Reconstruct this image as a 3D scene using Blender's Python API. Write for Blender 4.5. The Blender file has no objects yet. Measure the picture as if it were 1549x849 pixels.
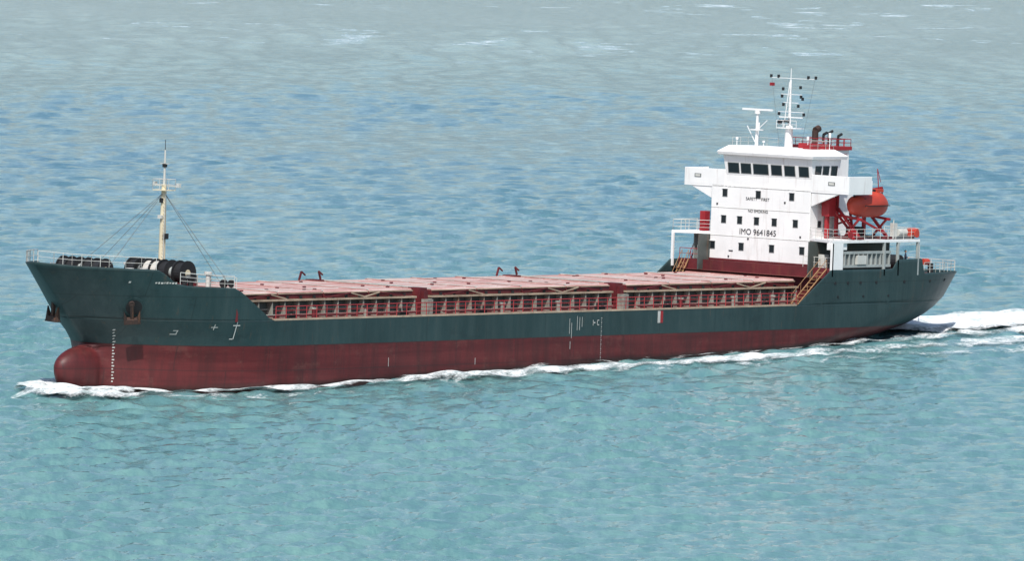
import bpy, bmesh, math, random
import numpy as np
from mathutils import Vector, Matrix
random.seed(7); rng=np.random.RandomState(11)
sc=bpy.context.scene
sc.view_settings.view_transform='Standard'; sc.view_settings.look='None'; sc.view_settings.exposure=0
B=9.74; TR=.0265
# ------------------------------------------------------------------ materials
def lerpt(tab,v):
    xs=[a for a,_ in tab]; ys=[b for _,b in tab]; return float(np.interp(v,xs,ys))
class NT:
    def __init__(s,name):
        s.m=bpy.data.materials.new(name); s.m.use_nodes=True; s.t=s.m.node_tree; s.n=s.t.nodes; s.l=s.t.links
        s.b=s.n['Principled BSDF']; s.out=s.n['Material Output']
    def new(s,t,**k):
        n=s.n.new(t)
        for a,v in k.items(): setattr(n,a,v)
        return n
    def link(s,a,b): s.l.new(a,b)
    def coord(s,scale=(1,1,1),kind='Object'):
        tc=s.new('ShaderNodeTexCoord'); mp=s.new('ShaderNodeMapping'); mp.inputs['Scale'].default_value=scale
        s.link(tc.outputs[kind],mp.inputs[0]); return mp.outputs[0]
    def noise(s,vec,scale,detail=4,rough=.55):
        n=s.new('ShaderNodeTexNoise'); n.inputs['Scale'].default_value=scale; n.inputs['Detail'].default_value=detail; n.inputs['Roughness'].default_value=rough
        s.link(vec,n.inputs['Vector']); return n.outputs['Fac']
    def ramp(s,fac,stops):
        r=s.new('ShaderNodeValToRGB'); e=r.color_ramp.elements
        while len(e)<len(stops): e.new(.5)
        for i,(p,c) in enumerate(stops):
            e[i].position=p; e[i].color=(c,c,c,1) if isinstance(c,(int,float)) else (*c,1)
        s.link(fac,r.inputs[0]); return r.outputs[0]
    def mix(s,fac,a,b,mode='MIX'):
        m=s.new('ShaderNodeMix',data_type='RGBA',blend_type=mode)
        for sock,v in ((m.inputs[0],fac),(m.inputs[6],a),(m.inputs[7],b)):
            if isinstance(v,(int,float)): sock.default_value=v
            elif isinstance(v,tuple): sock.default_value=(*v,1)
            else: s.link(v,sock)
        return m.outputs[2]
    def math(s,op,a,b=0,clamp=False):
        m=s.new('ShaderNodeMath',operation=op,use_clamp=clamp)
        for i,v in enumerate((a,b)):
            if isinstance(v,(int,float)): m.inputs[i].default_value=v
            else: s.link(v,m.inputs[i])
        return m.outputs[0]
def paint(name,col,rough=.5,wear=.25,rust=0.,scale=.6,metal=0):
    t=NT(name); v=t.coord(); n=t.noise(v,scale,6)
    dark=tuple(c*(1-wear) for c in col); light=tuple(min(1,c*(1+wear*.5)) for c in col)
    c=t.mix(t.ramp(n,[(.3,0.),(.7,1.)]),dark,light)
    if rust>0:
        vs=t.coord((1.6,1.6,.16)); rn=t.noise(vs,1.3,6,.65)
        f=t.ramp(rn,[(.56,0.),(.74,rust)])
        c=t.mix(f,c,(.20,.085,.035))
    t.link(c,t.b.inputs['Base Color']); t.b.inputs['Roughness'].default_value=rough; t.b.inputs['Metallic'].default_value=metal
    bp=t.new('ShaderNodeBump'); bp.inputs['Strength'].default_value=.15; bp.inputs['Distance'].default_value=.05
    t.link(t.noise(v,2.,3),bp.inputs['Height']); t.link(bp.outputs[0],t.b.inputs['Normal'])
    return t.m
M={}
M['white']=paint('white_paint',(.79,.79,.78),.5,.06,.25)
M['white2']=paint('weathered_white_paint',(.58,.58,.54),.5,.2,.45)
M['cream']=paint('cream_paint',(.42,.33,.24),.6,.35,.6)
M['yellow']=paint('mast_buff_paint',(.68,.60,.42),.5,.15,.35)
M['red']=paint('red_paint',(.32,.016,.022),.45,.25,.15)
M['rail']=paint('rail_red_paint',(.34,.03,.035),.5,.3,.2)
M['dred']=paint('dark_red_deck_paint',(.12,.014,.018),.6,.35,.3)
M['deck']=paint('deck_red_oxide',(.16,.04,.035),.75,.35,.4)
M['orange']=paint('lifeboat_orange',(.50,.055,.03),.5,.2)
M['black']=paint('black_rope',(.012,.013,.015),.7,.4)
M['grey']=paint('grey_metal',(.15,.165,.165),.55,.3,.4)
M['lgrey']=paint('light_grey_paint',(.34,.37,.36),.55,.25,.5)
M['rope']=paint('pale_rope',(.55,.53,.48),.85,.25)
M['rusty']=paint('rusty_anchor_iron',(.045,.025,.02),.8,.4,.7)
M['mark']=paint('white_marking_paint',(.5,.5,.47),.6,.25)
M['ink']=paint('black_marking_paint',(.03,.03,.035),.5,.1)
M['wood']=paint('ladder_timber',(.34,.19,.09),.7,.3)
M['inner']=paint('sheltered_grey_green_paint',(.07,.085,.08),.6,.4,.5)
M['stay']=paint('coaming_stay_paint',(.27,.27,.235),.6,.4,.8,2.)
g=NT('window_glass'); g.b.inputs['Base Color'].default_value=(.012,.016,.02,1); g.b.inputs['Roughness'].default_value=.08; M['glass']=g.m
# hatch cover
t=NT('hatch_cover_faded_paint'); v=t.coord((.35,1.,1.)); n=t.noise(v,.8,8,.65); v2=t.coord((.10,1.8,1)); n2=t.noise(v2,1.5,6,.6)
c=t.mix(t.ramp(n,[(.35,0.),(.7,1.)]),(.42,.215,.19),(.64,.44,.40))
c=t.mix(t.ramp(n2,[(.5,0.),(.62,.65)]),c,(.64,.54,.50))
c=t.mix(t.ramp(t.noise(t.coord((.5,1,1)),.45,6,.65),[(.54,0.),(.68,.5)]),c,(.32,.14,.115))
t.link(c,t.b.inputs['Base Color']); t.b.inputs['Roughness'].default_value=.65; M['hatch']=t.m
M['ridge']=paint('hatch_ridge_paint',(.38,.17,.15),.6,.4,.3)
# hull paint: topsides green, boot-top red, split by height on the hull
t=NT('hull_paint'); tc=t.new('ShaderNodeTexCoord'); sp=t.new('ShaderNodeSeparateXYZ'); t.link(tc.outputs['Object'],sp.inputs[0])
v=t.coord(); nb=t.noise(v,.12,6,.6); vs=t.coord((.9,.9,.10)); ns=t.noise(vs,1.2,7,.65); vh=t.coord((.08,.08,1.2)); nh=t.noise(vh,1.,6,.6)
green=t.mix(t.ramp(nb,[(.35,0.),(.65,1.)]),(.015,.036,.038),(.024,.052,.055))
green=t.mix(t.ramp(ns,[(.42,0.),(.72,.35)]),green,(.060,.088,.086))
green=t.mix(t.ramp(t.noise(t.coord((.8,.8,.10)),2.3,6,.7),[(.60,0.),(.69,.45)]),green,(.10,.07,.045))
green=t.mix(t.ramp(t.noise(t.coord((.25,.25,.5)),1.1,7,.7),[(.58,0.),(.66,.35)]),green,(.012,.022,.024))
red=t.mix(t.ramp(nh,[(.35,0.),(.65,1.)]),(.076,.011,.013),(.125,.021,.022))
red=t.mix(t.ramp(ns,[(.42,0.),(.68,.6)]),red,(.036,.013,.013))
red=t.mix(t.ramp(t.noise(t.coord((.3,.3,.45)),1.4,8,.72),[(.55,0.),(.68,.4)]),red,(.15,.06,.05))
zz=t.math('ADD',sp.outputs['Z'],t.math('MULTIPLY',t.noise(v,1.6,3),.06))
fac=t.math('GREATER_THAN',zz,4.38)
c=t.mix(fac,red,green)
br=t.new('ShaderNodeTexBrick'); br.inputs['Scale'].default_value=.12; br.inputs['Mortar Size'].default_value=.006; br.inputs['Brick Width'].default_value=1.; br.inputs['Row Height'].default_value=.26
cx=t.new('ShaderNodeCombineXYZ'); t.link(sp.outputs['X'],cx.inputs[0]); t.link(sp.outputs['Z'],cx.inputs[1]); t.link(cx.outputs[0],br.inputs['Vector'])
c=t.mix(t.math('MULTIPLY',br.outputs['Fac'],.35),c,(.01,.015,.016))
wet=t.math('SUBTRACT',sp.outputs['Z'],t.math('MULTIPLY',sp.outputs['X'],TR))
c=t.mix(t.ramp(t.math('ADD',wet,t.math('MULTIPLY',nh,.5)),[(.55,.8),(.98,0.)]),c,(.018,.012,.010))
t.link(c,t.b.inputs['Base Color']); t.b.inputs['Roughness'].default_value=.48; t.b.inputs['Specular IOR Level'].default_value=.35
bp=t.new('ShaderNodeBump'); bp.inputs['Strength'].default_value=.5; bp.inputs['Distance'].default_value=.08
hh=t.math('ADD',t.noise(t.coord((.75,.75,.25)),1.,3),t.math('MULTIPLY',t.noise(v,3,2),.15)); t.link(hh,bp.inputs['Height']); t.link(bp.outputs[0],t.b.inputs['Normal'])
M['hull']=t.m
# ------------------------------------------------------------------ builders
ship=bpy.data.objects.new('cargo_ship',None); sc.collection.objects.link(ship); ship.rotation_euler=(0,TR,0)
def fin(bm,name,mats,parent=ship,smooth=False,recalc=True):
    me=bpy.data.meshes.new(name)
    if recalc: bmesh.ops.recalc_face_normals(bm,faces=bm.faces)
    bm.to_mesh(me); bm.free()
    for m in mats: me.materials.append(M[m] if isinstance(m,str) else m)
    if smooth: me.polygons.foreach_set('use_smooth',[True]*len(me.polygons))
    ob=bpy.data.objects.new(name,me); sc.collection.objects.link(ob)
    if parent: ob.parent=parent
    return ob
class Part:
    def __init__(s,name,mats,parent=ship,smooth=False):
        s.name=name; s.mats=mats if isinstance(mats,list) else [mats]; s.bm=bmesh.new(); s.parent=parent; s.smooth=smooth
    def poly(s,pts,faces,mi=0):
        vs=[s.bm.verts.new(p) for p in pts]; fs=[]
        for f in faces:
            fc=s.bm.faces.new([vs[i] for i in f]); fc.material_index=mi; fs.append(fc)
        return fs
    def box(s,x0,x1,y0,y1,z0,z1,mi=0):
        p=[(x,y,z) for x in(x0,x1) for y in(y0,y1) for z in(z0,z1)]
        s.poly(p,[(0,1,3,2),(4,6,7,5),(0,4,5,1),(2,3,7,6),(0,2,6,4),(1,5,7,3)],mi)
    def frus(s,a,b,mi=0):  # a,b=(x0,x1,y0,y1,z)
        p=[]
        for q in(a,b): p+= [(q[0],q[2],q[4]),(q[1],q[2],q[4]),(q[1],q[3],q[4]),(q[0],q[3],q[4])]
        s.poly(p,[(0,3,2,1),(4,5,6,7),(0,1,5,4),(1,2,6,5),(2,3,7,6),(3,0,4,7)],mi)
    def prism(s,pts2,z0,z1,mi=0):
        n=len(pts2); p=[(x,y,z0) for x,y in pts2]+[(x,y,z1) for x,y in pts2]
        s.poly(p,[tuple(range(n))[::-1],tuple(range(n,2*n))]+[(i,(i+1)%n,n+(i+1)%n,n+i) for i in range(n)],mi)
    def cyl(s,p0,p1,r0,r1=None,n=8,mi=0,caps=True):
        r1=r0 if r1 is None else r1; p0=Vector(p0);p1=Vector(p1); d=(p1-p0).normalized()
        a=d.orthogonal().normalized(); b=d.cross(a)
        vs=[]
        for p,r in((p0,r0),(p1,r1)):
            for i in range(n):
                an=2*math.pi*i/n; vs.append(p+a*math.cos(an)*r+b*math.sin(an)*r)
        f=[(i,(i+1)%n,n+(i+1)%n,n+i) for i in range(n)]
        if caps: f+=[tuple(range(n))[::-1],tuple(range(n,2*n))]
        s.poly(vs,f,mi)
    def beam(s,p0,p1,w,mi=0): s.cyl(p0,p1,w*.7,n=4,mi=mi)
    def rail(s,pts,h=1.05,nr=3,sp=1.5,r=.032,mi=0):
        for a,b in zip(pts[:-1],pts[1:]):
            a=Vector(a);b=Vector(b);L=(b-a).length;n=max(1,round(L/sp))
            for i in range(n+1):
                q=a.lerp(b,i/n); s.cyl(q,q+Vector((0,0,h)),r*1.15,n=5,mi=mi,caps=False)
            for k in range(nr):
                o=Vector((0,0,h*(k+1)/nr)); s.cyl(a+o,b+o,r*(1.2 if k==nr-1 else .8),n=5,mi=mi,caps=False)
    def ladder(s,a,b,w,steps,mi=0,ms=0):
        a=Vector(a);b=Vector(b);w=Vector(w)
        s.beam(a,b,.09,mi); s.beam(a+w,b+w,.09,mi)
        for i in range(1,steps):
            q=a.lerp(b,i/steps); s.beam(q,q+w,.06,ms)
        for o in(Vector((0,0,0)),w):
            s.cyl(a+o+Vector((0,0,.9)),b+o+Vector((0,0,.9)),.03,n=5,mi=mi)
            for k in(.0,.33,.66,1.):
                q=a.lerp(b,k)+o; s.cyl(q,q+Vector((0,0,.9)),.025,n=5,mi=mi)
    def done(s,bevel=0):
        ob=fin(s.bm,s.name,s.mats,s.parent,s.smooth)
        if bevel:
            m=ob.modifiers.new('bevel','BEVEL'); m.width=bevel; m.segments=2; m.limit_method='ANGLE'
        return ob
# ------------------------------------------------------------------ hull
def xs0(z): return lerpt([(-2,4.2),(1,4.0),(3,3.8),(4.3,3.4),(5.1,2.75),(6.6,1.1),(8.9,-1.1),(11.3,-3.5)],z)
def azf(z): return 1.95 if z>2.2 else 3.1
def bulb(x,z):
    r=1-(min(x-4,0)/4.25)**2-((z-2.2)/azf(z))**2
    return 1.5*math.sqrt(r)*(max(0,1-max(0,x-3.2)/8)) if r>0 else 0
def xa(z):
    r=1-((z-2.2)/azf(z))**2
    return min(xs0(z),4-4.25*math.sqrt(r)) if r>0 else xs0(z)
def xb(z): return lerpt([(-2,108),(0,110),(1.5,112),(2.6,114.),(3.4,116.2),(4.2,118.),(5.2,119.),(6.8,119.7),(9.4,120.4)],z)
def bt(z): return lerpt([(-2,.15),(2.4,.3),(3.2,1.3),(3.9,2.6),(4.8,4.2),(5.8,5.4),(6.8,6.2),(9.4,7.3)],z)
def hb(x,z):
    Le=lerpt([(-2,20),(1,17.5),(4.3,16.5),(6.6,16.3),(9,18),(11.3,20)],z); m=lerpt([(0,1.5),(4.3,1.42),(11.3,1.35)],z)
    u=min(max((x-xs0(z))/Le,0),1); f=(1-(1-u)**2.1)**(1/m)
    Lr=lerpt([(-2,40),(1,32),(2.6,25),(4.35,18),(6.6,13),(9.5,10)],z)
    w=min(max((xb(z)-x)/Lr,0),1); g_=bt(z)+(B-bt(z))*(1-(1-w)**2.2)
    b=min(B*f,g_)
    bl=bulb(x,z)
    return max(b,(b**3+bl**3)**(1/3)) if bl>0 else b
def topf(x): return lerpt([(-3.5,11.4),(-1.5,11.2),(4.6,11.),(5.3,10.6),(6.3,9.85),(7.2,9.65),(12.,9.45),(12.8,9.1),(16.2,6.8),(16.8,6.6)],x)
def topa(x): return lerpt([(91.8,6.6),(96.8,9.88),(106.5,9.85),(107.3,10.75),(111.2,10.8),(111.6,9.4),(121,9.3)],x)
def shell(bm,cols,rows,pt,close_start=False,close_end=False):
    for sgn in(-1,1):
        gr=[[bm.verts.new((p[0],sgn*p[1],p[2])) for p in [pt(i/cols,j/rows) for j in range(rows+1)]] for i in range(cols+1)]
        for i in range(cols):
            for j in range(rows):
                try: bm.faces.new((gr[i][j],gr[i+1][j],gr[i+1][j+1],gr[i][j+1]) if sgn<0 else (gr[i][j],gr[i][j+1],gr[i+1][j+1],gr[i+1][j]))
                except ValueError: pass
        if sgn<0: A=gr
        else: Bg=gr
    for idx in ([cols] if close_end else []):
        for j in range(rows): bm.faces.new((A[idx][j],Bg[idx][j],Bg[idx][j+1],A[idx][j+1]))
bm=bmesh.new()
def p_main(s,v):
    z=-2+8.6*v
    e=(s/.5)**2*.5 if s<.5 else 1-((1-s)/.5)**2*.5
    x=xa(z)+(xb(z)-xa(z))*e; return (x,hb(x,z),z)
shell(bm,150,60,p_main,close_end=True)
def p_f(s,v):
    e=s**1.5; z=9
    for _ in range(30):
        x=xs0(z)+(16.8-xs0(z))*e; z=.5*z+.5*topf(x)
    zt=topf(xs0(z)+(16.8-xs0(z))*e); z=6.6+(zt-6.6)*v; x=xs0(z)+(16.8-xs0(z))*e
    return (x,hb(x,z),z)
shell(bm,110,18,p_f)
def p_a(s,v):
    x=91.8+(120.3-91.8)*s; zt=topa(x); z=6.6+(zt-6.6)*v; x=91.8+(xb(z)-91.8)*s
    return (x,hb(x,z),z)
shell(bm,110,12,p_a,close_end=True)
bmesh.ops.remove_doubles(bm,verts=bm.verts,dist=.004)
hull=fin(bm,'hull',['hull'],smooth=True)
sm=hull.modifiers.new('thick','SOLIDIFY'); sm.thickness=.08; sm.offset=0
def hpt(x,z,off=.03):
    y=hb(x,z); dx=(hb(x+.05,z)-hb(x-.05,z))/.1; dz=(hb(x,z+.05)-hb(x,z-.05))/.1
    n=Vector((-dx,-1,-dz)).normalized()
    return Vector((x,-y,z))+n*off,n
def deckstrip(P,x0,x1,z,n,mi=0,inset=.05):
    pts=[];
    for i in range(n+1):
        x=x0+(x1-x0)*i/n; b=max(hb(x,z)-inset,.02); pts+=[(x,-b,z),(x,b,z)]
    P.poly(pts,[(2*i,2*i+2,2*i+3,2*i+1) for i in range(n)],mi)
P=Part('decks',['deck','cream'])
deckstrip(P,10,99,6.52,60); deckstrip(P,xs0(9.3)+.1,12.6,9.3,40); deckstrip(P,97,120,9.0,40)
for sg in(-1,1):
    for i in range(40):
        x0=16.9+i*(91.6-16.9)/40; x1=16.9+(i+1)*(91.6-16.9)/40
        P.box(x0,x1,min(sg*(B-.28),sg*(B+.05)),max(sg*(B-.28),sg*(B+.05)),6.56,6.70,1)
P.done()
P=Part('deck_bulkheads',['dred','white2'])
P.box(12.4,12.6,-9.3,9.3,6.5,9.28,0)
P.box(97.9,98.1,-9.6,9.6,6.5,9.95,0)
P.box(98.1,98.9,-9.5,9.5,9.7,9.93,0)
P.done()
# ------------------------------------------------------------------ hatches
P=Part('hatch_covers',['hatch','dred','white2','cream','black','ridge'])
C_=Part('hatch_coamings',['inner','cream','stay','dred','black','rope'])
HY=6.6
for (a,b) in ((14.6,39.1),(41.6,67.2),(69.6,95.3)):
    n=4; L=(b-a)/n
    for k in range(n):
        x0=a+k*L+.06; x1=a+(k+1)*L-.06
        dz=random.uniform(-.03,.03)
        P.box(x0,x1,-HY,HY,8.22,8.72+dz,1)
        P.frus((x0,x1,-HY,HY,8.722+dz),(x0+.1,x1-.1,-HY+.1,HY-.1,8.80+dz),0)
        for yy in np.linspace(-HY+1.,HY-1.,6):
            P.box(x0+.3,x1-.3,yy-.04,yy+.04,8.802+dz,8.85+dz,2 if random.random()<.45 else 0)
        P.box(x0+.02,x0+.14,-HY+.1,HY-.1,8.802+dz,8.90+dz,2)
        P.box(x1-.14,x1-.02,-HY+.1,HY-.1,8.802+dz,8.87+dz,5)
        for q in range(3):
            xx=random.uniform(x0+.5,x1-.5); yy=random.uniform(-5.5,5.5); P.box(xx-.12,xx+.12,yy-.12,yy+.12,8.8,8.93,1)
        for sg in(-1,1):
            P.box(x0+.05,x1-.05,*sorted((sg*HY,sg*(HY+.12))),8.62,8.70,3)
            for q in (.2,.5,.8):
                xx=x0+(x1-x0)*q; P.box(xx-.12,xx+.12,*sorted((sg*HY,sg*(HY+.16))),8.2,8.45,4)
    for sg in(-1,1):
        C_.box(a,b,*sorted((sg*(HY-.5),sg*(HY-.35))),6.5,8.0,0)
        C_.box(a-.2,b+.2,*sorted((sg*(HY-.3),sg*(HY+.35))),8.02,8.18,1)
        m=int((b-a)/1.75)
        for i in range(m+1):
            x=a+(b-a)*i/m+random.uniform(-.08,.08)
            yA=sg*(HY-.36); C_.poly([(x-.05,yA,6.5),(x-.05,sg*(HY+.35),6.5),(x-.05,sg*(HY+.25),8.0),(x-.05,yA,8.0),(x+.05,yA,6.5),(x+.05,sg*(HY+.35),6.5),(x+.05,sg*(HY+.25),8.0),(x+.05,yA,8.0)],[(0,1,2,3),(7,6,5,4),(1,5,6,2),(0,4,5,1),(3,2,6,7)],2)
        C_.box(a,b,*sorted((sg*(HY-.34),sg*(HY-.15))),7.25,7.33,2)
        for xe,dr in((a+1.5,1),(b-1.5,-1),((a+b)/2,1)):
            C_.beam((xe,sg*(HY+.3),8.25),(xe+dr*3.4,sg*(HY+.3),8.62),.12,3)
            C_.beam((xe+dr*3.4,sg*(HY+.3),8.62),(xe+dr*5.6,sg*(HY+.3),8.2),.10,1)
        C_.cyl((a+.5,sg*(HY+.9),6.85),(b-.5,sg*(HY+.9),6.85),.07,mi=2)
        C_.cyl((a+.5,sg*(HY+1.15),6.75),(b-.5,sg*(HY+1.15),6.75),.05,mi=3)
    for xx in(a+.02,b-.02): C_.box(xx-.1,xx+.1,-HY+.5,HY-.5,6.5,8.05,3)
for xx in(40.35,68.4):
    for sg in(-1,1):
        C_.box(xx-.5,xx+.5,*sorted((sg*(HY-1.2),sg*(HY+.2))),6.5,8.9,3)
        C_.box(xx-.35,xx+.35,*sorted((sg*(HY+.3),sg*(HY+1.1))),6.5,7.9,2)
        C_.box(xx-.25,xx+.3,*sorted((sg*(HY+.1),sg*(HY+.5))),7.9,8.6,3)
        for dx in(-1.5,1.5):
            if sg>0:
                C_.beam((xx+dx,sg*(HY+.1),8.8),(xx+dx*.8,sg*(HY+.1),9.6),.15,3); C_.beam((xx+dx*.8,sg*(HY+.1),9.6),(xx+dx*.8+.55,sg*(HY+.1),9.25),.12,3)
for xx in(24,31,50,58,76,84,90):
    C_.cyl((xx,-8.1,6.5),(xx,-8.1,7.35),.2,mi=random.choice([2,3])); C_.cyl((xx,-8.1,7.35),(xx,-8.1,7.5),.3,mi=4 if xx%2 else 2)
for xx in(20,35,46,63,73,88):
    C_.box(xx-.5,xx+.5,-9.2,-8.7,6.55,6.95,4); C_.cyl((xx-.35,-8.95,6.9),(xx-.35,-8.95,7.3),.14,mi=4); C_.cyl((xx+.35,-8.95,6.9),(xx+.35,-8.95,7.3),.14,mi=4)
P.done(); C_.done()
# ------------------------------------------------------------------ rails
R=Part('deck_railing',['rail','white2'])
for sg in(-1,1):
    R.rail([(17.2,sg*(B-.12),6.68),(91.7,sg*(B-.12),6.68)],1.1,3,1.35,.036,0)
    pts=[(x,sg*(hb(x,9.5)-.06),topf(x)) for x in(6.8,8.3,9.6,11,12)]
    R.rail(pts,1.05,3,1.3,.026,1)
    pts=[(x,sg*(max(hb(x,11.2)-.08,.05)),topf(x)) for x in(-3.3,-2.6,-1.6,-.4,.8,2.,3.2,4.4)]
    R.rail(pts,1.0,2,1.0,.026,1)
    pts=[(x,sg*(hb(x,9.3)-.06),9.38) for x in(111.8,114,116,118,119.6)]
    R.rail(pts,1.0,3,1.3,.026,1)
R.rail([(120.2,-7.1,9.35),(120.2,7.1,9.35)],1.,3,1.4,.028,1)
R.rail([(12.5,-9.1,9.30),(12.5,9.1,9.30)],1.05,3,1.5,.026,1)
R.done()
# ------------------------------------------------------------------ forecastle gear
W=Part('mooring_winches',['black','white2','grey','rope','lgrey','dred','yellow'])
def winch(x,y0,y1,z,r,seq):
    n=len(seq); L=(y1-y0)/n
    W.box(x-1.1,x+1.1,y0-.2,y1+.2,z,z+.25,5)
    for i,mi in enumerate(seq):
        a=y0+i*L; W.cyl((x,a,z+1.1),(x,a+.09,z+1.1),r*1.15,n=22,mi=0); W.cyl((x,a+.09,z+1.1),(x,a+L,z+1.1),r*(.92 if mi in(0,3) else .5),n=22,mi=mi)
        W.cyl((x,a-.012,z+1.1),(x,a-.002,z+1.1),r*.35,n=12,mi=6)
        W.box(x-.25,x+.25,a-.08,a-.02,z+.2,z+1.0,2)
        W.box(x+r*.9,x+r*.9+.5,a+.1,a+L*.7,z+.25,z+.9,4 if i%2 else 2)
    W.cyl((x,y1,z+1.1),(x,y1+.1,z+1.1),r*1.15,n=22,mi=0)
    W.cyl((x,y1+.1,z+1.1),(x,y1+.6,z+1.1),.28,n=14,mi=4)
winch(4.6,-.9,4.0,9.5,.92,[0,0,4,0,0])
winch(10.7,-5.0,1.4,9.4,.96,[0,4,0,3,3,2,0])
winch(8.3,3.2,6.2,9.3,.75,[0,0,3])
for(x,y)in((1.5,-2.6),(1.5,2.6),(8.5,-6.6),(9.3,-6.6),(8.5,6.6),(3.5,-4.2),(6.2,-4.8),(7.0,-4.8)):
    W.cyl((x,y,9.3),(x,y,10.1),.24,n=12,mi=0); W.cyl((x,y,10.1),(x,y,10.2),.32,n=12,mi=0)
W.box(2.6,3.6,-1.2,1.2,9.3,9.9,4); W.box(-.8,.2,-.5,.5,9.3,10.6,1)
for x,y,h in((7.2,-3.,1.4),(11.9,3.2,1.5),(7.4,-1.2,1.3),(12.,-6.2,1.2),(6.5,.8,1.7)):
    W.cyl((x,y,9.3),(x,y,9.3+h),.2,n=12,mi=1); W.cyl((x,y,9.3+h),(x,y,9.5+h),.36,n=12,mi=1)
W.cyl((12.0,-7.9,9.75),(12.3,-7.9,9.75),.36,n=16,mi=0); W.cyl((12.3,-8.6,9.8),(12.4,-8.6,9.8),.36,n=16,mi=0)
for x,y in((2.4,.6),(6.4,1.6),(9.1,-3.6)):
    for k in range(4): W.cyl((x,y,9.31+k*.11),(x,y,9.40+k*.11),.5-.04*k,n=16,mi=3)
W.done()
F_=Part('foremast',['yellow','white2','black','grey'])
F_.cyl((12.8,0,9.3),(12.8,0,18.0),.34,.22,n=14,mi=0)
F_.cyl((12.8,0,18.0),(12.8,0,21.0),.12,.07,n=8,mi=1); F_.cyl((12.8,0,21.),(12.8,0,21.9),.03,n=5,mi=2)
F_.box(12.2,13.4,-.8,.8,17.45,17.53,0); F_.rail([(12.2,-.8,17.5),(12.2,.8,17.5),(13.4,.8,17.5),(13.4,-.8,17.5),(12.2,-.8,17.5)],.95,2,.8,.022,1)
F_.beam((12.8,-1.7,17.9),(12.8,1.2,17.9),.08,1); F_.box(12.65,12.95,-1.85,-1.55,17.8,18.15,1); F_.box(12.65,12.95,.95,1.2,17.85,18.2,1)
F_.beam((12.8,-.5,19.8),(12.8,.5,19.8),.06,1); F_.box(12.65,12.95,-.15,.15,19.5,19.8,2); F_.box(12.4,12.6,-.15,.15,16.4,16.8,2)
F_.box(12.5,13.1,-.45,-.3,13.2,13.7,2); F_.box(12.3,12.6,-.2,.2,15.0,15.3,1)
for k in range(24): F_.beam((12.5,-.45,9.8+k*.32),(12.5,-.2,9.8+k*.32),.03,1)
F_.cyl((12.45,-.45,9.3),(12.5,-.45,17.5),.03,n=4,mi=1)
for e in((4.4,-1.5,11.),(4.4,2.,11),(12.4,-8.8,9.3),(12.4,8.8,9.3),(17.4,-3,9.3)):
    F_.cyl((12.8,0,17.3),e,.022,n=4,mi=3)
F_.done()
def anchor(name,pos,n,s=1.):
    A=Part(name,['rusty','black'])
    A.box(-.16,.16,-.14,.14,-.2,1.5); A.frus((-.8,.8,-.32,.32,-.6),(-.5,.5,-.28,.28,-.1))
    for q in(-1,1):
        A.poly([(q*.8,-.24,-.55),(q*.8,.24,-.55),(q*.4,.24,-.3),(q*.4,-.24,-.3),(q*.78,-.07,.75),(q*.78,.07,.75)],[(0,1,2,3),(0,4,5,1),(3,2,5,4),(1,5,2),(0,3,4)])
    A.cyl((0,-.1,1.5),(0,.1,1.5),.3,n=12)
    o=A.done(.02)
    zax=Vector((-.12,0,1)).normalized(); y=-n; x=y.cross(zax).normalized(); zax=x.cross(y).normalized()
    o.matrix_local=Matrix.Translation(pos)@Matrix((x,y,zax)).transposed().to_4x4()@Matrix.Scale(s,4); return o
p,n=hpt(3.8,7.4,.25); anchor('port_anchor',p-Vector((0,0,.5)),n,.9)
H_=Part('hawse_pocket',['black','hull']); p,n=hpt(3.8,7.7,0.0)
H_.cyl(p-n*.3,p+n*.06,1.0,.92,n=26,mi=1); H_.cyl(p-n*.2,p+n*.075,.72,.72,n=26,mi=0); H_.done()
q=Vector((.9,hb(.9,7.9)*.62,8.0)); H_=Part('starboard_hawse_pocket',['hull','black'])
nS=Vector((-.8,.6,-.25)).normalized(); H_.cyl(q-nS*.8,q+nS*.25,.9,.65,n=20,mi=0); H_.cyl(q+nS*.2,q+nS*.27,.5,.5,n=20,mi=1); H_.done()
anchor('starboard_anchor',q+nS*.42-Vector((-.05,.15,1.2)),Vector((-.98,.2,0)).normalized(),1.0)
# ------------------------------------------------------------------ hull markings
K=Part('hull_markings',['mark','red','ink'])
def patch(x0,x1,z0,z1,mi=0,off=.065):
    nx=max(1,int((x1-x0)/.3)); pts=[];fs=[]
    for i in range(nx+1):
        x=x0+(x1-x0)*i/nx
        for z in(z0,z1): pts.append(hpt(x,z,off)[0])
    for i in range(nx): fs.append((2*i,2*i+2,2*i+3,2*i+1))
    K.poly(pts,fs,mi)
for i in range(18):
    z=1.0+i*.27; lo,hi=xs0(z),12.
    for _ in range(30):
        md=(lo+hi)/2
        if 11.3*md+13.6*hb(md,z)<79: lo=md
        else: hi=md
    patch(lo,lo+(.13 if i%2 else .08),z,z+.11)
for i in range(20):
    z=2.1+i*.2; patch(62.2,62.32 if i%2 else 62.26,z,z+.09)
patch(61.,61.35,5.5,5.6);patch(61.,61.07,5.3,5.8);patch(61.6,61.67,5.3,5.8);patch(61.6,61.9,5.3,5.38);patch(61.6,61.9,5.72,5.8)
for (x,z0,z1) in((57.6,4.6,6.0),(57.9,4.2,5.6),(58.7,4.9,6.2),(59.05,4.9,6.1),(59.4,5.2,6.1),(57.75,3.2,3.9)): patch(x,x+.06,z0,z1)
patch(70.5,70.9,5.35,6.45,0); patch(70.9,71.3,5.35,6.45,1)
for a in((12.3,13.0,6.15,6.24),(12.62,12.70,5.0,6.5),(12.3,12.62,4.95,5.03)): patch(*a)
for a in((10.3,10.9,6.,6.07),(10.55,10.62,5.8,6.3)): patch(*a)
for a in((7.3,7.8,5.35,5.43),(7.7,7.78,5.35,5.75),(7.4,7.7,5.68,5.75)): patch(*a)
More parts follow.
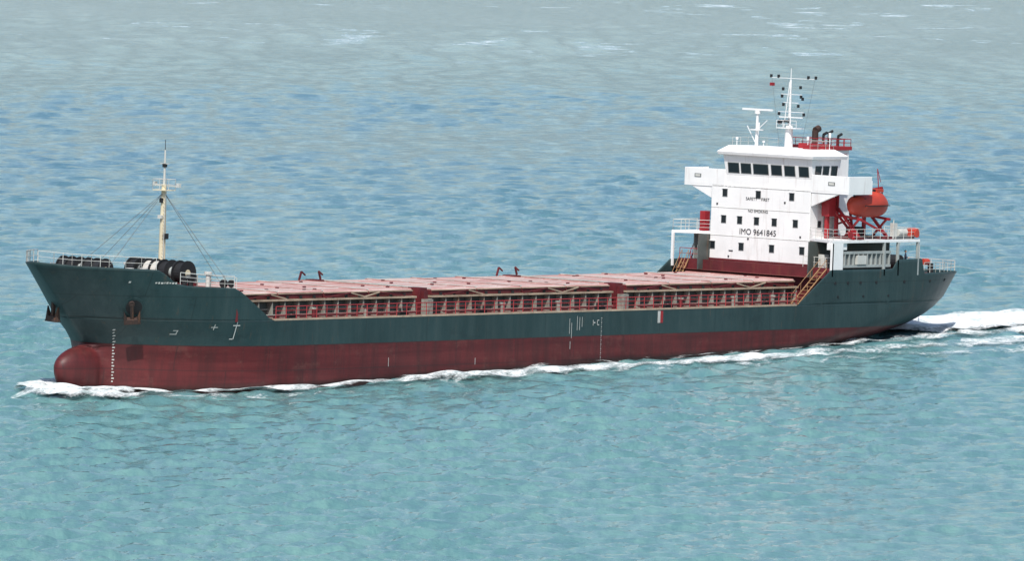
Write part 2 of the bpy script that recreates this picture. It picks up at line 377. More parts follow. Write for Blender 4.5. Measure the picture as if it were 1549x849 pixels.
for a in((32.3,32.36,2.2,3.0),(44.3,44.36,2.1,2.7)): patch(*a)
xx=4.6
for w in(.16,.13,.2,.08,.17,.15,.18,.15): patch(xx,xx+w,9.80+random.uniform(0,.04),9.95+random.uniform(0,.04)); xx+=w+.08
patch(2.6,2.75,9.85,10.0)
K.done()
K=Part('hull_ports',['black'])
for x in(97.5,99.5,101.5,104,108.5,113,116.5):
    p,n=hpt(x,8.6,0.02); K.cyl(p-n*.1,p+n*.07,.15,n=12)
for x in(98.,102.,106.):
    p,n=hpt(x,7.3,0.02); K.cyl(p-n*.1,p+n*.07,.12,n=12)
K.done()
# ------------------------------------------------------------------ superstructure
S=Part('accommodation_block',['white','dred','white2'])
S.box(98.83,103.2,-5.45,6.55,9.7,17.2,0)
S.box(98.75,98.83,-5.5,6.6,9.93,10.15,1)
S.box(103.2,110.,-5.2,6.2,9.0,12.45,0)
S.box(103.2,108.,-3.6,4.2,12.45,17.0,0)
S.done(.04)
S=Part('boat_deck',['white','lgrey','inner'])
for sg in(-1,1):
    yi=-5.45 if sg<0 else 6.55; yo=sg*9.78
    S.prism([(98.95,yi),(96.9,yo),(110.8,yo),(110.8,yi)][::1],12.4,12.66,0)
    for x in(96.98,105.2,107.4,110.6): S.box(x-.1,x+.14,*sorted((yo,yo-sg*.25)),9.2,12.4,0 if x<100 else 1)
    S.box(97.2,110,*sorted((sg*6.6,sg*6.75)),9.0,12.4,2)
S.box(96.9,98.6,-9.78,-9.6,9.85,12.4,0)
S.box(97.0,99.4,-9.6,-9.0,11.75,12.4,0)
S.done(.02)
S=Part('stowed_gangway',['lgrey','grey','white2'])
S.box(98.9,106.4,-9.62,-9.42,11.35,11.6,0); S.box(98.9,106.4,-9.62,-9.42,10.05,10.3,0)
S.box(99.1,106.2,-9.40,-9.3,10.3,11.4,1)
for i in range(11): S.box(99.1+i*.71,99.17+i*.71,-9.64,-9.4,10.3,11.35,0)
S.box(101.,102.4,-9.7,-9.2,10.35,11.2,2)
S.done()
WH=Part('wheelhouse',['white','white2'])
WH.frus((98.93,103.1,-5.45,4.95,17.2),(98.93,103.1,-5.45,4.95,18.25))
WH.frus((98.93,103.1,-5.45,4.95,18.25),(98.6,103.2,-5.65,5.15,20.2))
WH.frus((98.25,103.7,-5.95,5.5,20.2),(98.15,103.8,-6.05,5.6,20.5))
WH.frus((98.15,103.8,-6.05,5.6,20.5),(98.95,103.0,-5.0,4.8,21.1))
WH.box(98.83,102.6,-9.95,9.95,17.02,17.2)
for y0,y1 in((4.97,9.95),(-9.95,-5.47)):
    WH.box(98.83,98.93,y0,y1,17.2,18.75); WH.box(102.5,102.6,y0,y1,17.2,18.35)
WH.box(98.93,102.5,9.85,9.95,17.2,18.75); WH.box(98.93,102.5,-9.95,-9.85,17.2,18.75)
WH.poly([(98.9,6.6,17.02),(98.9,9.2,17.02),(98.9,6.6,15.9),(99.1,6.6,17.02),(99.1,9.2,17.02),(99.1,6.6,15.9)],[(0,1,2),(5,4,3),(1,4,5,2)])
WH.poly([(98.9,-5.5,17.02),(98.9,-8.8,17.02),(98.9,-5.5,15.7),(99.1,-5.5,17.02),(99.1,-8.8,17.02),(99.1,-5.5,15.7)],[(0,2,1),(5,3,4),(1,2,5,4)])
WH.done(.03)
G=Part('windows',['glass','white2','ink','grey','white'])
def win_front(y,z,w,h,x=98.83):
    G.box(x-.04,x,y-w/2-.05,y+w/2+.05,z-h/2-.05,z+h/2+.05,3); G.box(x-.055,x-.042,y-w/2,y+w/2,z-h/2,z+h/2,0)
    G.box(x-.10,x-.041,y-w/2-.1,y+w/2+.1,z+h/2+.05,z+h/2+.09,4)
def win_side(x,z,w,h,y=-5.45):
    G.box(x-w/2-.05,x+w/2+.05,y-.04,y,z-h/2-.05,z+h/2+.05,3); G.box(x-w/2,x+w/2,y-.055,y-.042,z-h/2,z+h/2,0)
for z,ys in((16.5,(4.9,.85,-3.2)),(13.95,(4.95,3.0,.95,-1.2,-3.75)),(11.4,(6.2,2.7,-1.,-4.65))):
    for y in ys: win_front(y,z,.5,.66)
for z,xs in((16.5,(100.3,)),(13.95,(100.3,)),(11.4,(100.9,))):
    for x in xs: win_side(x,z,.45,.6)
def wq(y0,y1,z0,z1):
    def X(z): return 98.93-(z-18.25)*(.33/1.95)
    def P_(y,z,o): return (X(z)-o,y,z)
    G.poly([P_(y0-.07,z0-.07,.02),P_(y1+.07,z0-.07,.02),P_(y1+.07,z1+.07,.02),P_(y0-.07,z1+.07,.02)],[(0,1,2,3)],3)
    G.poly([P_(y0,z0,.03),P_(y1,z0,.03),P_(y1,z1,.03),P_(y0,z1,.03)],[(0,1,2,3)],0)
for yc,w in((3.95,1.25),(2.45,1.15),(.65,1.75),(-1.25,1.2),(-2.85,1.2),(-4.55,1.1)):
    wq(yc-w/2,yc+w/2,18.5,19.4)
def wqs(x0,x1,z0,z1):
    def Y(z): return -5.45-(z-18.25)*(.2/1.95)
    G.poly([(x0-.07,Y(z0)-.02,z0-.07),(x1+.07,Y(z0)-.02,z0-.07),(x1+.07,Y(z1)-.03,z1+.07),(x0-.07,Y(z1)-.03,z1+.07)],[(0,1,2,3)],3)
    G.poly([(x0,Y(z0)-.035,z0),(x1,Y(z0)-.035,z0),(x1,Y(z1)-.045,z1),(x0,Y(z1)-.045,z1)],[(0,1,2,3)],0)
for x0,x1 in((99.3,100.2),(100.5,101.4),(101.8,102.7)): wqs(x0,x1,18.5,19.5)
G.box(101.8,102.5,-5.5,-5.45,12.7,14.6,1); G.box(101.0,101.1,-5.53,-5.45,13.5,16.3,3)
G.box(98.8,98.83,7.9,8.7,17.85,18.2,3); G.box(98.79,98.8,8.0,8.6,17.92,18.13,1)
G.box(98.8,98.83,-8.3,-7.5,17.8,18.15,3); G.box(98.79,98.8,-8.2,-7.6,17.87,18.08,1)
G.box(98.78,98.83,3.7,4.2,10.9,11.0,2)
for y,z in ((5.8,15.4),(-4.4,12.7),(1.9,12.2),(4.2,10.4),(-2.4,15.9)): G.box(98.76,98.83,y-.08,y+.08,z-.08,z+.08,2)
for z in (12.35,15.05): G.box(98.80,98.83,-5.4,6.5,z,z+.04,1)
G.done()
def text(s,size,loc,face='front',mat='ink',name=None):
    cu=bpy.data.curves.new(name or 'lettering','FONT'); cu.body=s; cu.size=size; cu.align_x='CENTER'; cu.align_y='CENTER'; cu.extrude=.004
    o=bpy.data.objects.new(name or 'lettering',cu); sc.collection.objects.link(o); cu.materials.append(M[mat]); o.parent=ship
    Rm=Matrix(((0,0,-1),(-1,0,0),(0,1,0))) if face=='front' else Matrix(((1,0,0),(0,0,-1),(0,1,0)))
    o.matrix_local=Matrix.Translation(loc)@Rm.to_4x4(); return o
text('IMO 9641845',.80,(98.79,.75,12.85),name='imo_number')
text('SAFETY    FIRST',.42,(98.79,.9,16.05),name='safety_first_lettering')
text('NO SMOKING',.38,(98.79,.8,14.88),name='no_smoking_lettering')
R=Part('superstructure_railing',['white2','rail','wood','red','lgrey'])
for sg in(-1,1):
    yi=-5.5 if sg<0 else 6.6
    R.rail([(98.9,yi,12.66),(97.,sg*9.7,12.66),(110.7,sg*9.7,12.66),(110.7,yi,12.66)],1.05,3,1.3,.024,0)
R.rail([(99.3,-4.8,21.08),(103,-4.8,21.08),(103,4.6,21.08),(99.3,4.6,21.08)],.8,2,1.4,.015,0)
R.ladder((92.9,-8.9,6.6),(97.2,-8.9,9.9),(0,.8,0),10,2,2)
R.ladder((95.6,8.3,6.6),(97.8,8.3,9.9),(0,.8,0),9,2,2)
R.ladder((99.2,8.6,9.2),(101.2,8.6,12.6),(0,.8,0),9,1,1)
R.box(98.6,99.4,7.1,7.7,12.7,14.6,3)
R.box(98.9,100.2,8.5,8.6,9.95,12.4,4)
R.rail([(97.95,9.5,9.95),(97.95,6.8,9.95)],1.,2,1.3,.03,1)
R.rail([(97.95,-5.5,9.95),(97.95,-9.5,9.95)],1.,2,1.3,.026,0)
R.box(99.0,99.6,7.6,8.2,9.95,11.3,4); R.box(98.5,99.2,-7.6,-6.9,9.95,11.2,0)
R.done()
# ------------------------------------------------------------------ funnel
Fn=Part('funnel',['white','red','black','rusty'])
Fn.box(103.9,106.7,-3.9,-.5,17.,21.0,0); Fn.frus((103.6,106.9,-4.1,1.3,21.0),(103.6,106.9,-4.1,1.3,21.35),1)
Fn.rail([(103.7,1.2,21.35),(103.7,-4.0,21.35),(106.8,-4.0,21.35),(106.8,1.2,21.35)],.7,2,.9,.034,1)
Fn.box(103.87,103.9,-3.9,-.5,20.2,21.0,1); Fn.box(103.3,106.7,-3.1,2.5,17.,18.3,0)
for x,y,h in((104.5,-1.4,1.5),(105.3,-1.8,1.1),(105.9,-2.0,1.25),(106.2,-2.9,1.0)):
    bg_=h>1.4
    Fn.cyl((x,y,20.9),(x,y,21.3+h),.32 if bg_ else .13,n=10,mi=3 if bg_ else 2)
    Fn.cyl((x,y,21.3+h),(x+.55,y,21.5+h),.34 if bg_ else .14,n=10,mi=3 if bg_ else 2)
Fn.done(.03)
text('NO SMOKING',.36,(105.3,-3.915,20.55),'side','red',name='funnel_lettering')
# ------------------------------------------------------------------ masts on the bridge roof
T=Part('main_mast',['white','white2','black','red','grey'])
T.cyl((102.3,.1,21.1),(102.3,.1,23.2),.42,.34,n=12); T.box(101.7,102.9,-1.2,1.2,22.9,22.98)
T.rail([(101.7,-1.2,22.98),(101.7,1.2,22.98)],.7,2,.9,.02)
T.cyl((102.3,.1,23.),(102.3,.1,27.6),.16,.09,n=8); T.cyl((102.3,.1,27.6),(102.3,.1,28.7),.035,n=5)
T.cyl((101.9,.45,23),(102.2,.15,27.4),.04,n=5); T.cyl((101.9,-.35,23),(102.2,.05,27.4),.04,n=5)
for k in range(7): T.beam((101.95+.03*k,.42-.03*k,23.5+k*.5),(101.95+.03*k,-.32+.03*k,23.8+k*.5),.03,1)
for z,w0,w1 in((27.75,-2.9,2.6),(26.2,-1.3,1.2),(25.4,-.9,.9),(24.5,-1.6,1.5)):
    T.beam((102.3,w0,z),(102.3,w1,z),.055)
for y,z in((-2.9,27.9),(-2.0,27.9),(2.5,27.9),(1.6,27.9),(-1.2,26.),(1.1,26.),(-.9,25.1),(.9,25.2),(-1.4,25.8),(-1.6,24.3),(1.4,24.3),(1.0,26.7),(-1.1,26.9)):
    T.box(102.2,102.4,y-.09,y+.09,z-.15,z+.15,2)
T.box(102.1,102.5,2.2,2.5,26.95,27.25,3)
T.beam((102.0,-1.7,24.0),(102.0,1.1,24.0),.11)
T.cyl((102.0,1.0,23.5),(101.9,1.0,23.5),.25,n=12,mi=2)
T.box(101.8,102.2,-.1,.6,23.5,23.75,2)
for y,z in((2.4,27.7),(-2.8,27.7)): T.cyl((102.3,y,z),(102.3,y*.5,21.1),.012,n=4,mi=4)
T.cyl((101,3.0,21.1),(101,3.,24.2),.17,.12,n=10); T.cyl((101,3.,24.2),(101,3.,24.5),.28,n=12); T.box(100.9,101.1,1.2,4.8,24.52,24.7)
T.box(100.6,101.4,2.5,3.5,22.6,22.7); T.beam((101,3,22.6),(101.,1.8,23.6),.06); T.beam((101,3,21.2),(101.,4.2,23.),.06)
for y,x,h in((4.3,99.6,.8),(.9,99.4,.6),(-2.,99.8,.7),(-3.6,100.5,1.2),(-4.7,102.5,1.6),(4.2,102.8,2.2)):
    T.cyl((x,y,21.1),(x,y,21.1+h),.04,n=5); T.cyl((x,y,21.1+h*.7),(x,y,21.1+h),.13,n=8)
T.box(100.,101.2,-4.6,-3.4,21.1,21.5,3)
T.box(101.9,102.9,-4.6,-1.4,21.1,21.6,3)
T.done()
# ------------------------------------------------------------------ lifeboat and davits
bm=bmesh.new(); NX,NA=30,26; x0,x1=101.2,106.9; rings=[]
for i in range(NX+1):
    u=i/NX; x=x0+(x1-x0)*u; e=(1-abs(2*u-1)**3.)**.6 if 0<u<1 else 0.02
    e=max(e,.03); ring=[]
    cab=.98+.30*math.exp(-((u-.70)/.13)**4)
    for k in range(NA):
        a=2*math.pi*k/NA; cy=math.cos(a); cz=math.sin(a)
        y=1.15*e*math.copysign(abs(cy)**.8,cy); z=(1.02*cab if cz>0 else 1.22)*math.copysign(abs(cz)**(.75 if cz>0 else .95),cz)*(e if cz>0 else e**.75)
        if abs(cz)<.12: y*=1.08
        ring.append(bm.verts.new((x,-8.35+y,16.0+z)))
    rings.append(ring)
for i in range(NX):
    for k in range(NA): bm.faces.new((rings[i][k],rings[i+1][k],rings[i+1][(k+1)%NA],rings[i][(k+1)%NA]))
bm.faces.new(rings[0]); bm.faces.new(rings[-1][::-1])
fin(bm,'lifeboat',['orange'],smooth=True)
L_=Part('lifeboat_fittings',['white','glass','orange','black','red'])
L_.box(102.1,106.0,-9.62,-9.5,15.9,15.98,3)
for x in(102.6,103.6,105.): L_.box(x-.18,x+.18,-9.25,-9.1,16.45,16.65,1)
L_.box(104.8,105.8,-8.9,-7.8,17.2,17.5,2); L_.box(104.75,104.8,-8.7,-8.,17.22,17.44,1)
L_.cyl((101.9,-8.35,16.6),(101.9,-8.35,17.3),.08,n=6,mi=3); L_.cyl((106.3,-8.35,16.6),(106.3,-8.35,17.3),.08,n=6,mi=3)
L_.done()
D_=Part('lifeboat_davits',['red','dred','white','black'])
for x in(101.9,106.3):
    D_.beam((x,-6.3,12.7),(x,-6.3,17.2),.30); D_.beam((x,-6.3,17.2),(x,-8.35,17.6),.22); D_.beam((x,-8.35,17.6),(x,-8.35,17.0),.07,3)
    D_.beam((x,-9.3,12.7),(x,-6.4,15.6),.26); D_.beam((x,-9.4,14.6),(x,-6.5,14.9),.24); D_.beam((x,-7.2,12.7),(x,-9.0,14.6),.2)
    D_.box(x-.35,x+.35,-9.5,-6.1,12.7,12.95,1)
D_.beam((101.9,-6.3,17.1),(106.3,-6.3,17.1),.18); D_.beam((101.9,-6.3,14.),(106.3,-6.3,14.9),.16); D_.beam((102.2,-8.9,14.6),(106.3,-9.,13.2),.2)
D_.beam((100.3,-6.4,12.7),(100.3,-6.4,16.2),.34); D_.box(99.9,100.9,-6.9,-6.0,14.8,16.6,0); D_.beam((100.3,-6.4,16.2),(103.5,-7.2,13.),.2)
D_.beam((100.9,-9.2,12.7),(103.1,-7.,15.3),.2)
D_.cyl((106.2,-8.,17.3),(105.9,-8.,19.4),.05,n=6); D_.cyl((105.9,-8.,19.4),(106.5,-8.,18.1),.03,n=5)
D_.box(103.6,104.8,-7.4,-6.2,12.7,13.8,3)
D_.cyl((99.6,-9.75,13.2),(99.6,-9.83,13.2),.36,n=18,mi=0)
D_.done()
Q=Part('liferafts_and_deck_gear',['white2','orange','grey','black','lgrey'])
Q.cyl((108.3,-8.8,13.3),(109.6,-8.8,13.3),.38,n=14,mi=0); Q.cyl((109.9,-9.1,13.3),(110.9,-9.1,13.3),.46,n=14,mi=1)
Q.box(107.6,110.5,-9.3,-8.2,12.68,12.9,2); Q.cyl((110.2,-9.74,13.2),(110.2,-9.83,13.2),.38,n=18,mi=1)
Q.box(107.6,108.1,-9.,-8.5,12.9,14.2,0); Q.cyl((107.2,-9.2,12.7),(107.2,-9.2,14.5),.06,n=6)
for x,y in((113.5,-5.5),(116.2,-4.2),(118.3,-5.6),(118.3,3)):
    Q.cyl((x,y,9.),(x,y,10.0),.28,n=12,mi=3)
Q.box(113,115,-3,-1,9,10.4,2); Q.cyl((116.8,-3,10.),(116.8,0,10.),.7,n=16,mi=3)
Q.cyl((119.9,-3,9.),(119.9,-3,11.6),.05,n=6); Q.cyl((116.5,-6,10.2),(117.3,-6,10.2),.3,n=12,mi=1)
Q.done()
# ------------------------------------------------------------------ crew member at the poop rail
def crew(loc):
    root=bpy.data.objects.new('crew_member',None); sc.collection.objects.link(root); root.location=loc; root.rotation_euler=(0,0,math.radians(-150))
    V=[(0,0,.95,.15),(0,0,1.15,.14),(0,0,1.38,.17),(0,0,1.5,.07),(0,.01,1.56,.06),
       (.1,0,.88,.10),(.11,.02,.5,.075),(.11,0,.08,.05),(.11,.13,.04,.045),
       (-.1,0,.88,.10),(-.12,-.04,.5,.075),(-.13,-.06,.08,.05),(-.13,.07,.04,.045),
       (.2,0,1.42,.065),(.27,.03,1.14,.05),(.22,.27,1.05,.038),
       (-.2,0,1.42,.065),(-.27,.03,1.14,.05),(-.22,.27,1.05,.038)]
    E=[(0,1),(1,2),(2,3),(3,4),(0,5),(5,6),(6,7),(7,8),(0,9),(9,10),(10,11),(11,12),(2,13),(13,14),(14,15),(2,16),(16,17),(17,18)]
    me=bpy.data.meshes.new('boiler_suit'); me.from_pydata([v[:3] for v in V],E,[]); o=bpy.data.objects.new('boiler_suit',me); sc.collection.objects.link(o); o.parent=root
    m=o.modifiers.new('skin','SKIN')
    for i,v in enumerate(V): me.skin_vertices[0].data[i].radius=(v[3],v[3]*.85)
    me.skin_vertices[0].data[0].use_root=True
    s=o.modifiers.new('sub','SUBSURF'); s.levels=1; s.render_levels=2
    me.materials.append(paint('navy_boiler_suit',(.02,.025,.05),.9,.2))
    skin=paint('skin',(.45,.26,.18),.6,.05)
    h=Part('head',[skin,'ink','ink'],parent=root,smooth=True)
    for (c,r,mi) in(((0,.02,1.66),(.078,.098,.125),0),((0,.12,1.65),(.016,.022,.026),0),((.08,.02,1.66),(.012,.02,.032),0),((-.08,.02,1.66),(.012,.02,.032),0),((0,-.01,1.71),(.088,.11,.088),1),((.03,.108,1.675),(.012,.01,.009),2),((-.03,.108,1.675),(.012,.01,.009),2),((0,.108,1.60),(.025,.008,.007),2)):
        ret=bmesh.ops.create_uvsphere(h.bm,u_segments=14,v_segments=10,radius=1)
        for v in ret['verts']: v.co=Vector((v.co.x*r[0]+c[0],v.co.y*r[1]+c[1],v.co.z*r[2]+c[2]))
        for v in ret['verts']:
            for f in v.link_faces: f.material_index=mi
    h.done()
    hd=Part('hands',[skin],parent=root,smooth=True)
    for sx in(1,-1):
        c=Vector((sx*.215,.31,1.045)); hd.cyl(c+Vector((0,-.04,0)),c+Vector((0,.05,0)),.034,.04,n=8)
        for k in range(4):
            a=c+Vector(((k-1.5)*.021,.04,.0)); m_=a+Vector((0,.04+.006*(1.5-abs(k-1.5)),-.008)); hd.cyl(a,m_,.0095,.009,n=6); hd.cyl(m_,m_+Vector((0,.015,-.032)),.009,.007,n=6)
        hd.cyl(c+Vector((-sx*.03,0,0)),c+Vector((-sx*.06,.04,-.015)),.011,.009,n=6)
    hd.done()
P=Part('side_step',['grey']); P.box(107.6,110.2,-9.62,-8.4,9.0,9.8,0); P.done()
cx_,cy_,cz_=109.2,-9.3,9.8
crew((cx_*math.cos(TR)+cz_*math.sin(TR),cy_,-cx_*math.sin(TR)+cz_*math.cos(TR)+.02))
# ------------------------------------------------------------------ camera
th,H,hor,roll,D0=0.8812,56.5672,811.2902,0.0188,689.7337; f=17*D0; pitch=math.atan(hor/f)
d=Vector((math.sin(th),math.cos(th),0)); r=Vector((math.cos(th),-math.sin(th),0)); up=Vector((0,0,1))
Fw=d*math.cos(pitch)-up*math.sin(pitch); U=up*math.cos(pitch)+d*math.sin(pitch)
R2=r*math.cos(roll)+U*math.sin(roll); U2=U*math.cos(roll)-r*math.sin(roll)
CAM=Vector((-488.9,-453.7,H))
cam=bpy.data.cameras.new('camera'); co=bpy.data.objects.new('camera',cam); sc.collection.objects.link(co); sc.camera=co
co.matrix_world=Matrix.Translation(CAM)@Matrix((R2,U2,-Fw)).transposed().to_4x4()
cam.lens=f/1549*36; cam.sensor_width=36; cam.clip_start=1; cam.clip_end=60000
# ------------------------------------------------------------------ sea
ds=[480.]
while ds[-1]<1850: ds.append(ds[-1]+max(.42,ds[-1]**2/(56.6*7750)*.75))
ds=np.array([-20000,-4000,-500,200]+ds+[2300,3200,5000,9000,20000,40000.]); 
NC=1000; lat=np.linspace(-1,1,NC); lat=np.concatenate([[-200,-20,-4,-1.6],lat,[1.6,4,20,200]])
dd=np.clip(ds,480,1850); LAT=np.outer(dd*.078,lat); DS=np.repeat(ds[:,None],len(lat),1)
X=CAM.x+DS*d.x+LAT*r.x; Y=CAM.y+DS*d.y+LAT*r.y
Z=np.zeros_like(X); wind=math.radians(240)
sx=np.clip(1.02-np.abs(LAT/(dd[:,None]*.078)),0,.05)/.05
COMP=[]
for i in range(130):
    lam=.95*(7/.95)**(rng.rand()**1.15); a=wind+rng.normal()*.55; COMP.append((lam,a,rng.rand()*6.283,.0092*lam**.75))
step=np.maximum(.42,dd**2/(56.6*7750)*.75)
gust=np.ones_like(X)
for i in range(14):
    lam=60+260*rng.rand(); a=wind+rng.normal()*.9; k=6.283/lam; gust+=.11*np.sin(k*(X*math.cos(a)+Y*math.sin(a))+rng.rand()*6.283)
gust=np.clip(gust,.45,1.7)
for lam,a,ph,amp in COMP:
    k=2*math.pi/lam; fade=np.clip(lam/(step*2.0)-.6,0,1)[:,None]
    Z+=amp*fade*np.sin(k*(X*math.cos(a)+Y*math.sin(a))+ph)
Z*=gust*((DS>=480)&(DS<=1850))*sx
def sea_z(x,y):
    return sum(amp*math.sin(2*math.pi/lam*(x*math.cos(a)+y*math.sin(a))+ph) for lam,a,ph,amp in COMP if lam>2.2)
nr,nc=X.shape
me=bpy.data.meshes.new('sea'); me.vertices.add(nr*nc); me.vertices.foreach_set('co',np.stack([X,Y,Z],-1).astype(np.float32).ravel())
idx=np.arange(nr*nc).reshape(nr,nc); q=np.stack([idx[:-1,:-1],idx[:-1,1:],idx[1:,1:],idx[1:,:-1]],-1).reshape(-1,4)
nf=len(q); me.loops.add(nf*4); me.loops.foreach_set('vertex_index',q.ravel().astype(np.int32)); me.polygons.add(nf)
me.polygons.foreach_set('loop_start',(np.arange(nf)*4).astype(np.int32)); me.polygons.foreach_set('loop_total',np.full(nf,4,np.int32)); me.polygons.foreach_set('use_smooth',np.ones(nf,bool))
me.update(calc_edges=True); sea=bpy.data.objects.new('sea',me); sc.collection.objects.link(sea)
if me.polygons[5000].normal.z<0: me.flip_normals()
t=NT('sea_water'); v=t.coord()
dp=t.new('ShaderNodeVectorMath',operation='DOT_PRODUCT'); t.link(v,dp.inputs[0]); dp.inputs[1].default_value=(d.x,d.y,0)
cr=t.new('ShaderNodeVectorMath',operation='DOT_PRODUCT'); t.link(v,cr.inputs[0]); cr.inputs[1].default_value=(r.x,r.y,0)
cb=t.new('ShaderNodeCombineXYZ'); t.link(dp.outputs['Value'],cb.inputs[0]); t.link(cr.outputs['Value'],cb.inputs[1])
def sc_noise(scale,detail=5,rough=.6,off=0):
    mp=t.new('ShaderNodeMapping'); mp.inputs['Scale'].default_value=scale; mp.inputs['Location'].default_value=(off,off,0); t.link(cb.outputs[0],mp.inputs[0]); return t.noise(mp.outputs[0],1.,detail,rough)
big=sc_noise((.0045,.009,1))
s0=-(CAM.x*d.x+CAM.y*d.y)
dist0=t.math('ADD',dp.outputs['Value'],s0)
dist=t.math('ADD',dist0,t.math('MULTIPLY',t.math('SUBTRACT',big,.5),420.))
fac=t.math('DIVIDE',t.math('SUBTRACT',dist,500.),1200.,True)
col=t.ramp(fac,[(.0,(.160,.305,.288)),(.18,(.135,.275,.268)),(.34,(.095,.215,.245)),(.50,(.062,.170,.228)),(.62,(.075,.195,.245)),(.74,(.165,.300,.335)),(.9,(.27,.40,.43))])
pat=sc_noise((.02,.05,1))
col=t.mix(t.ramp(pat,[(.35,.0),(.7,.35)]),col,(.085,.20,.215))
rip_shade=sc_noise((.2,.5,1),6,.7,3.)
col=t.mix(t.ramp(rip_shade,[(.44,.45),(.58,0.)]),col,(.05,.145,.18))  # shaded sides of ripples painted into the base colour as dark streaks
rip_sheen=sc_noise((.09,.30,1),6,.72,13.)
hi=t.math('MULTIPLY',t.ramp(rip_sheen,[(.5,0.),(.62,.5)]),t.ramp(t.math('DIVIDE',dist0,2000.),[(.30,.25),(.45,1.)]))
col=t.mix(hi,col,(.26,.40,.42))  # sky sheen on ripples painted into the colour, stronger where mesh waves fade
ln=sc_noise((.006,.0045,1),6,.6,20.); rid=t.math('ABSOLUTE',t.math('SUBTRACT',ln,.5))
lm=t.math('MULTIPLY',t.ramp(rid,[(.0,1.),(.010,0.)]),t.ramp(sc_noise((.02,.08,1),5,.7,5.),[(.50,0.),(.62,1.)]))
far=t.ramp(t.math('DIVIDE',dist0,2000.),[(.66,0.),(.74,.75)])
lm=t.math('MULTIPLY',lm,far)
wc=t.math('MULTIPLY',t.ramp(sc_noise((.22,.45,1),5,.7,40.),[(.74,0.),(.765,.8)]),1.)
foamf=t.math('MAXIMUM',lm,wc)
col=t.mix(foamf,col,(.8,.86,.86))
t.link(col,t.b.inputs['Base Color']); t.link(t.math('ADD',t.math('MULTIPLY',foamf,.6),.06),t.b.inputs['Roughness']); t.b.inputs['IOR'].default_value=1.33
b1=t.new('ShaderNodeBump'); b1.inputs['Strength'].default_value=1.; b1.inputs['Distance'].default_value=.17
v3=t.coord((.8,.8,1)); n1=t.noise(v3,1.7,5,.6); t.link(n1,b1.inputs['Height'])
b2=t.new('ShaderNodeBump'); b2.inputs['Strength'].default_value=.7; b2.inputs['Distance'].default_value=.03; t.link(t.noise(v,6.,3),b2.inputs['Height']); t.link(b1.outputs[0],b2.inputs['Normal'])
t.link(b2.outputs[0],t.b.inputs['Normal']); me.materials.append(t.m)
# ------------------------------------------------------------------ foam
t=NT('foam'); v=t.coord(); uv=t.new('ShaderNodeAttribute'); uv.attribute_name='dens'
nA=t.noise(t.coord((.5,.8,.8)),.9,7,.72); nB=t.noise(v,3.2,5,.7)
mm=t.math('ADD',t.math('MULTIPLY',nA,.7),t.math('MULTIPLY',nB,.3))
thr=t.math('SUBTRACT',1.02,uv.outputs['Fac'])
al=t.math('MULTIPLY',t.math('SUBTRACT',mm,thr),4.,True)
t.link(al,t.b.inputs['Alpha']); t.b.inputs['Roughness'].default_value=.9
t.link(t.mix(t.ramp(mm,[(.35,0.),(.6,1.)]),(.50,.60,.60),(.93,.95,.95)),t.b.inputs['Base Color'])
bp=t.new('ShaderNodeBump'); bp.inputs['Strength'].default_value=1; bp.inputs['Distance'].default_value=.4; t.link(mm,bp.inputs['Height']); t.link(bp.outputs[0],t.b.inputs['Normal'])
M['foam']=t.m
foam=bpy.data.objects.new('wake_foam',None); sc.collection.objects.link(foam)
def ribbon(name,pts,nu=160,nv=16,seed=0,vary=1.):
    P_=np.array(pts,float); L=np.concatenate([[0],np.cumsum(np.hypot(*np.diff(P_[:,:2],axis=0).T))]); s=np.linspace(0,L[-1],nu+1)
    Q=np.stack([np.interp(s,L,P_[:,k]) for k in range(5)],-1)
    T=np.gradient(Q[:,:2],axis=0); T/=np.linalg.norm(T,axis=1)[:,None]; N=np.stack([-T[:,1],T[:,0]],-1)
    rr=np.random.RandomState(seed); vs=[];dn=[]
    ph=rr.rand(12)*6.28
    for i in range(nu+1):
        big_=sum(math.sin(s[i]*(.11+.13*k)+ph[k+4])/(k+1) for k in range(5))*.5
        for j in range(nv+1):
            w=2*j/nv-1; e=max(0,1-abs(w)**2.4)
            wob=sum(math.sin(s[i]*(.5+.37*k)+ph[k]+w*2*(k%3))/(k+1) for k in range(8))*.25
            p=Q[i,:2]+N[i]*w*Q[i,2]*(1+.18*vary*big_)
            z=.16+sea_z(p[0],p[1])+Q[i,3]*e*(.8+.7*wob)
            vs.append((p[0],p[1],z)); dn.append(Q[i,4]*(e**.6)*(1+.16*wob+.14*vary*big_))
    fs=[(i*(nv+1)+j,(i+1)*(nv+1)+j,(i+1)*(nv+1)+j+1,i*(nv+1)+j+1) for i in range(nu) for j in range(nv)]
    m=bpy.data.meshes.new(name); m.from_pydata(vs,[],fs); a=m.attributes.new('dens','FLOAT','POINT'); a.data.foreach_set('value',dn)
    m.polygons.foreach_set('use_smooth',[True]*len(fs)); m.materials.append(M['foam']); o=bpy.data.objects.new(name,m); sc.collection.objects.link(o); o.parent=foam; return o
def wl(x): return hb(x,TR*x+.1)
near=[( -3.0,.6,1.4,.6,.76),(-2.4,-1.2,2.2,.9,.88),(-.6,-2.8,2.8,1.0,.9),(1.6,-4.6,3.0,.8,.84)]
for x in(4,6.5,9,12,15,18,22,27,31): near.append((x,-(wl(x)+1.6+(.6 if x<12 else .0)),2.3-.03*x,.36,.75 if x<20 else .67))
near+=[(34,-11.9,2.6,.5,.76),(38,-12.6,3.9,.55,.85),(43,-13.2,4.2,.4,.80),(50,-13.2,3.2,.25,.68),(58,-13.4,3.2,.15,.68),(66,-13.6,2.9,.15,.66),(75,-14.2,2.9,.12,.67),(90,-15.4,3.1,.12,.66),(105,-16.6,3.3,.12,.65),(119,-17.8,3.3,.12,.65),(140,-20,3.6,.1,.62),(180,-24,4,.1,.56)]
ribbon('bow_wave_foam',near,520,22,3)
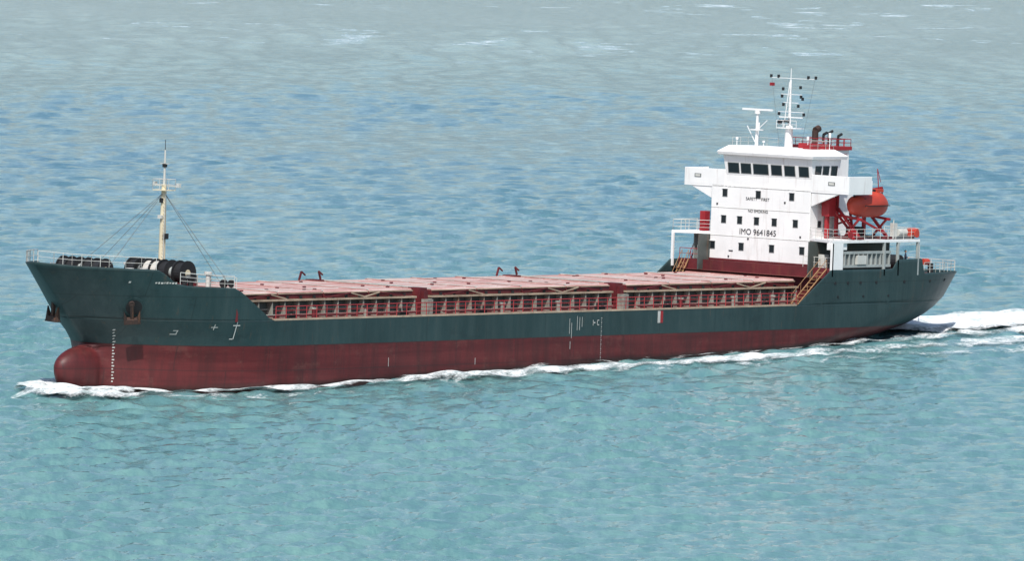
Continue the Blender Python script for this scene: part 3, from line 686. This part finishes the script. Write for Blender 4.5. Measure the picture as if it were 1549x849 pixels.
ribbon('bow_splash_foam',[(-8.0,-2.2,1.0,.3,.66),(-6.0,-3.2,2.6,.9,.84),(-3.0,-5.4,3.2,.9,.84),(1,-8.6,2.8,.4,.74),(6,-12,2.4,.2,.62),(12,-15,2.,.1,.54),(20,-17,1.8,.1,.46)],160,20,5)
sf=[(-2.6,1.2,1.4,.7,.8),(1,4,1.8,.6,.74)]+[(x,wl(x)+1.2,1.5,.3,.7) for x in(6,12,18,26)]+[(40,12.4,1.8,.2,.62),(80,14.5,1.8,.1,.6),(119,18,2,.1,.58)]
ribbon('starboard_wave_foam',sf,200,14,8)
side=[(x,-(wl(x)+.5),1.0,.12,.56+.07*math.sin(x)) for x in np.linspace(34,108,26)]
ribbon('hull_side_foam',side,340,10,6)
ribbon('outer_wave_foam',[(60,-17,1.5,.1,.48),(75,-19,2.,.1,.55),(95,-22,2.4,.1,.56),(119,-26,2.4,.1,.55),(150,-30,3,.1,.52)],240,14,16)
ribbon('stern_wake_foam',[(112,-.5,3.0,.25,.66),(116,-.8,6.0,.7,.88),(124,-1.,8.4,.6,.90),(140,-1.4,10.0,.45,.88),(160,-2.,11.,.25,.84),(200,-3,13,.15,.74),(300,-5,16,.1,.58)],340,40,9,.6)
ribbon('stern_edge_foam',[(98,-10.2,1.2,.15,.6),(108,-10.,2.2,.25,.70),(122,-10.8,3.0,.25,.72),(140,-13.6,3.2,.15,.66),(180,-17,2.8,.1,.54)],180,14,10)
# ------------------------------------------------------------------ light
sd=Vector((-.56,-.40,.90)).normalized()
sun=bpy.data.lights.new('sun','SUN'); sun.energy=4.5; sun.angle=math.radians(.5); sun.color=(1,.96,.9); so=bpy.data.objects.new('sun',sun); sc.collection.objects.link(so)
so.rotation_euler=sd.to_track_quat('Z','Y').to_euler()
w=bpy.data.worlds.new('World'); sc.world=w; w.use_nodes=True; nt=w.node_tree; bg=nt.nodes['Background']; sk=nt.nodes.new('ShaderNodeTexSky'); sk.sky_type='NISHITA'; sk.sun_disc=False
sk.sun_elevation=math.asin(sd.z); sk.sun_rotation=math.atan2(sd.x,sd.y); sk.air_density=1.; sk.dust_density=1.6; sk.ozone_density=1.2
nt.links.new(sk.outputs[0],bg.inputs[0]); bg.inputs[1].default_value=.14
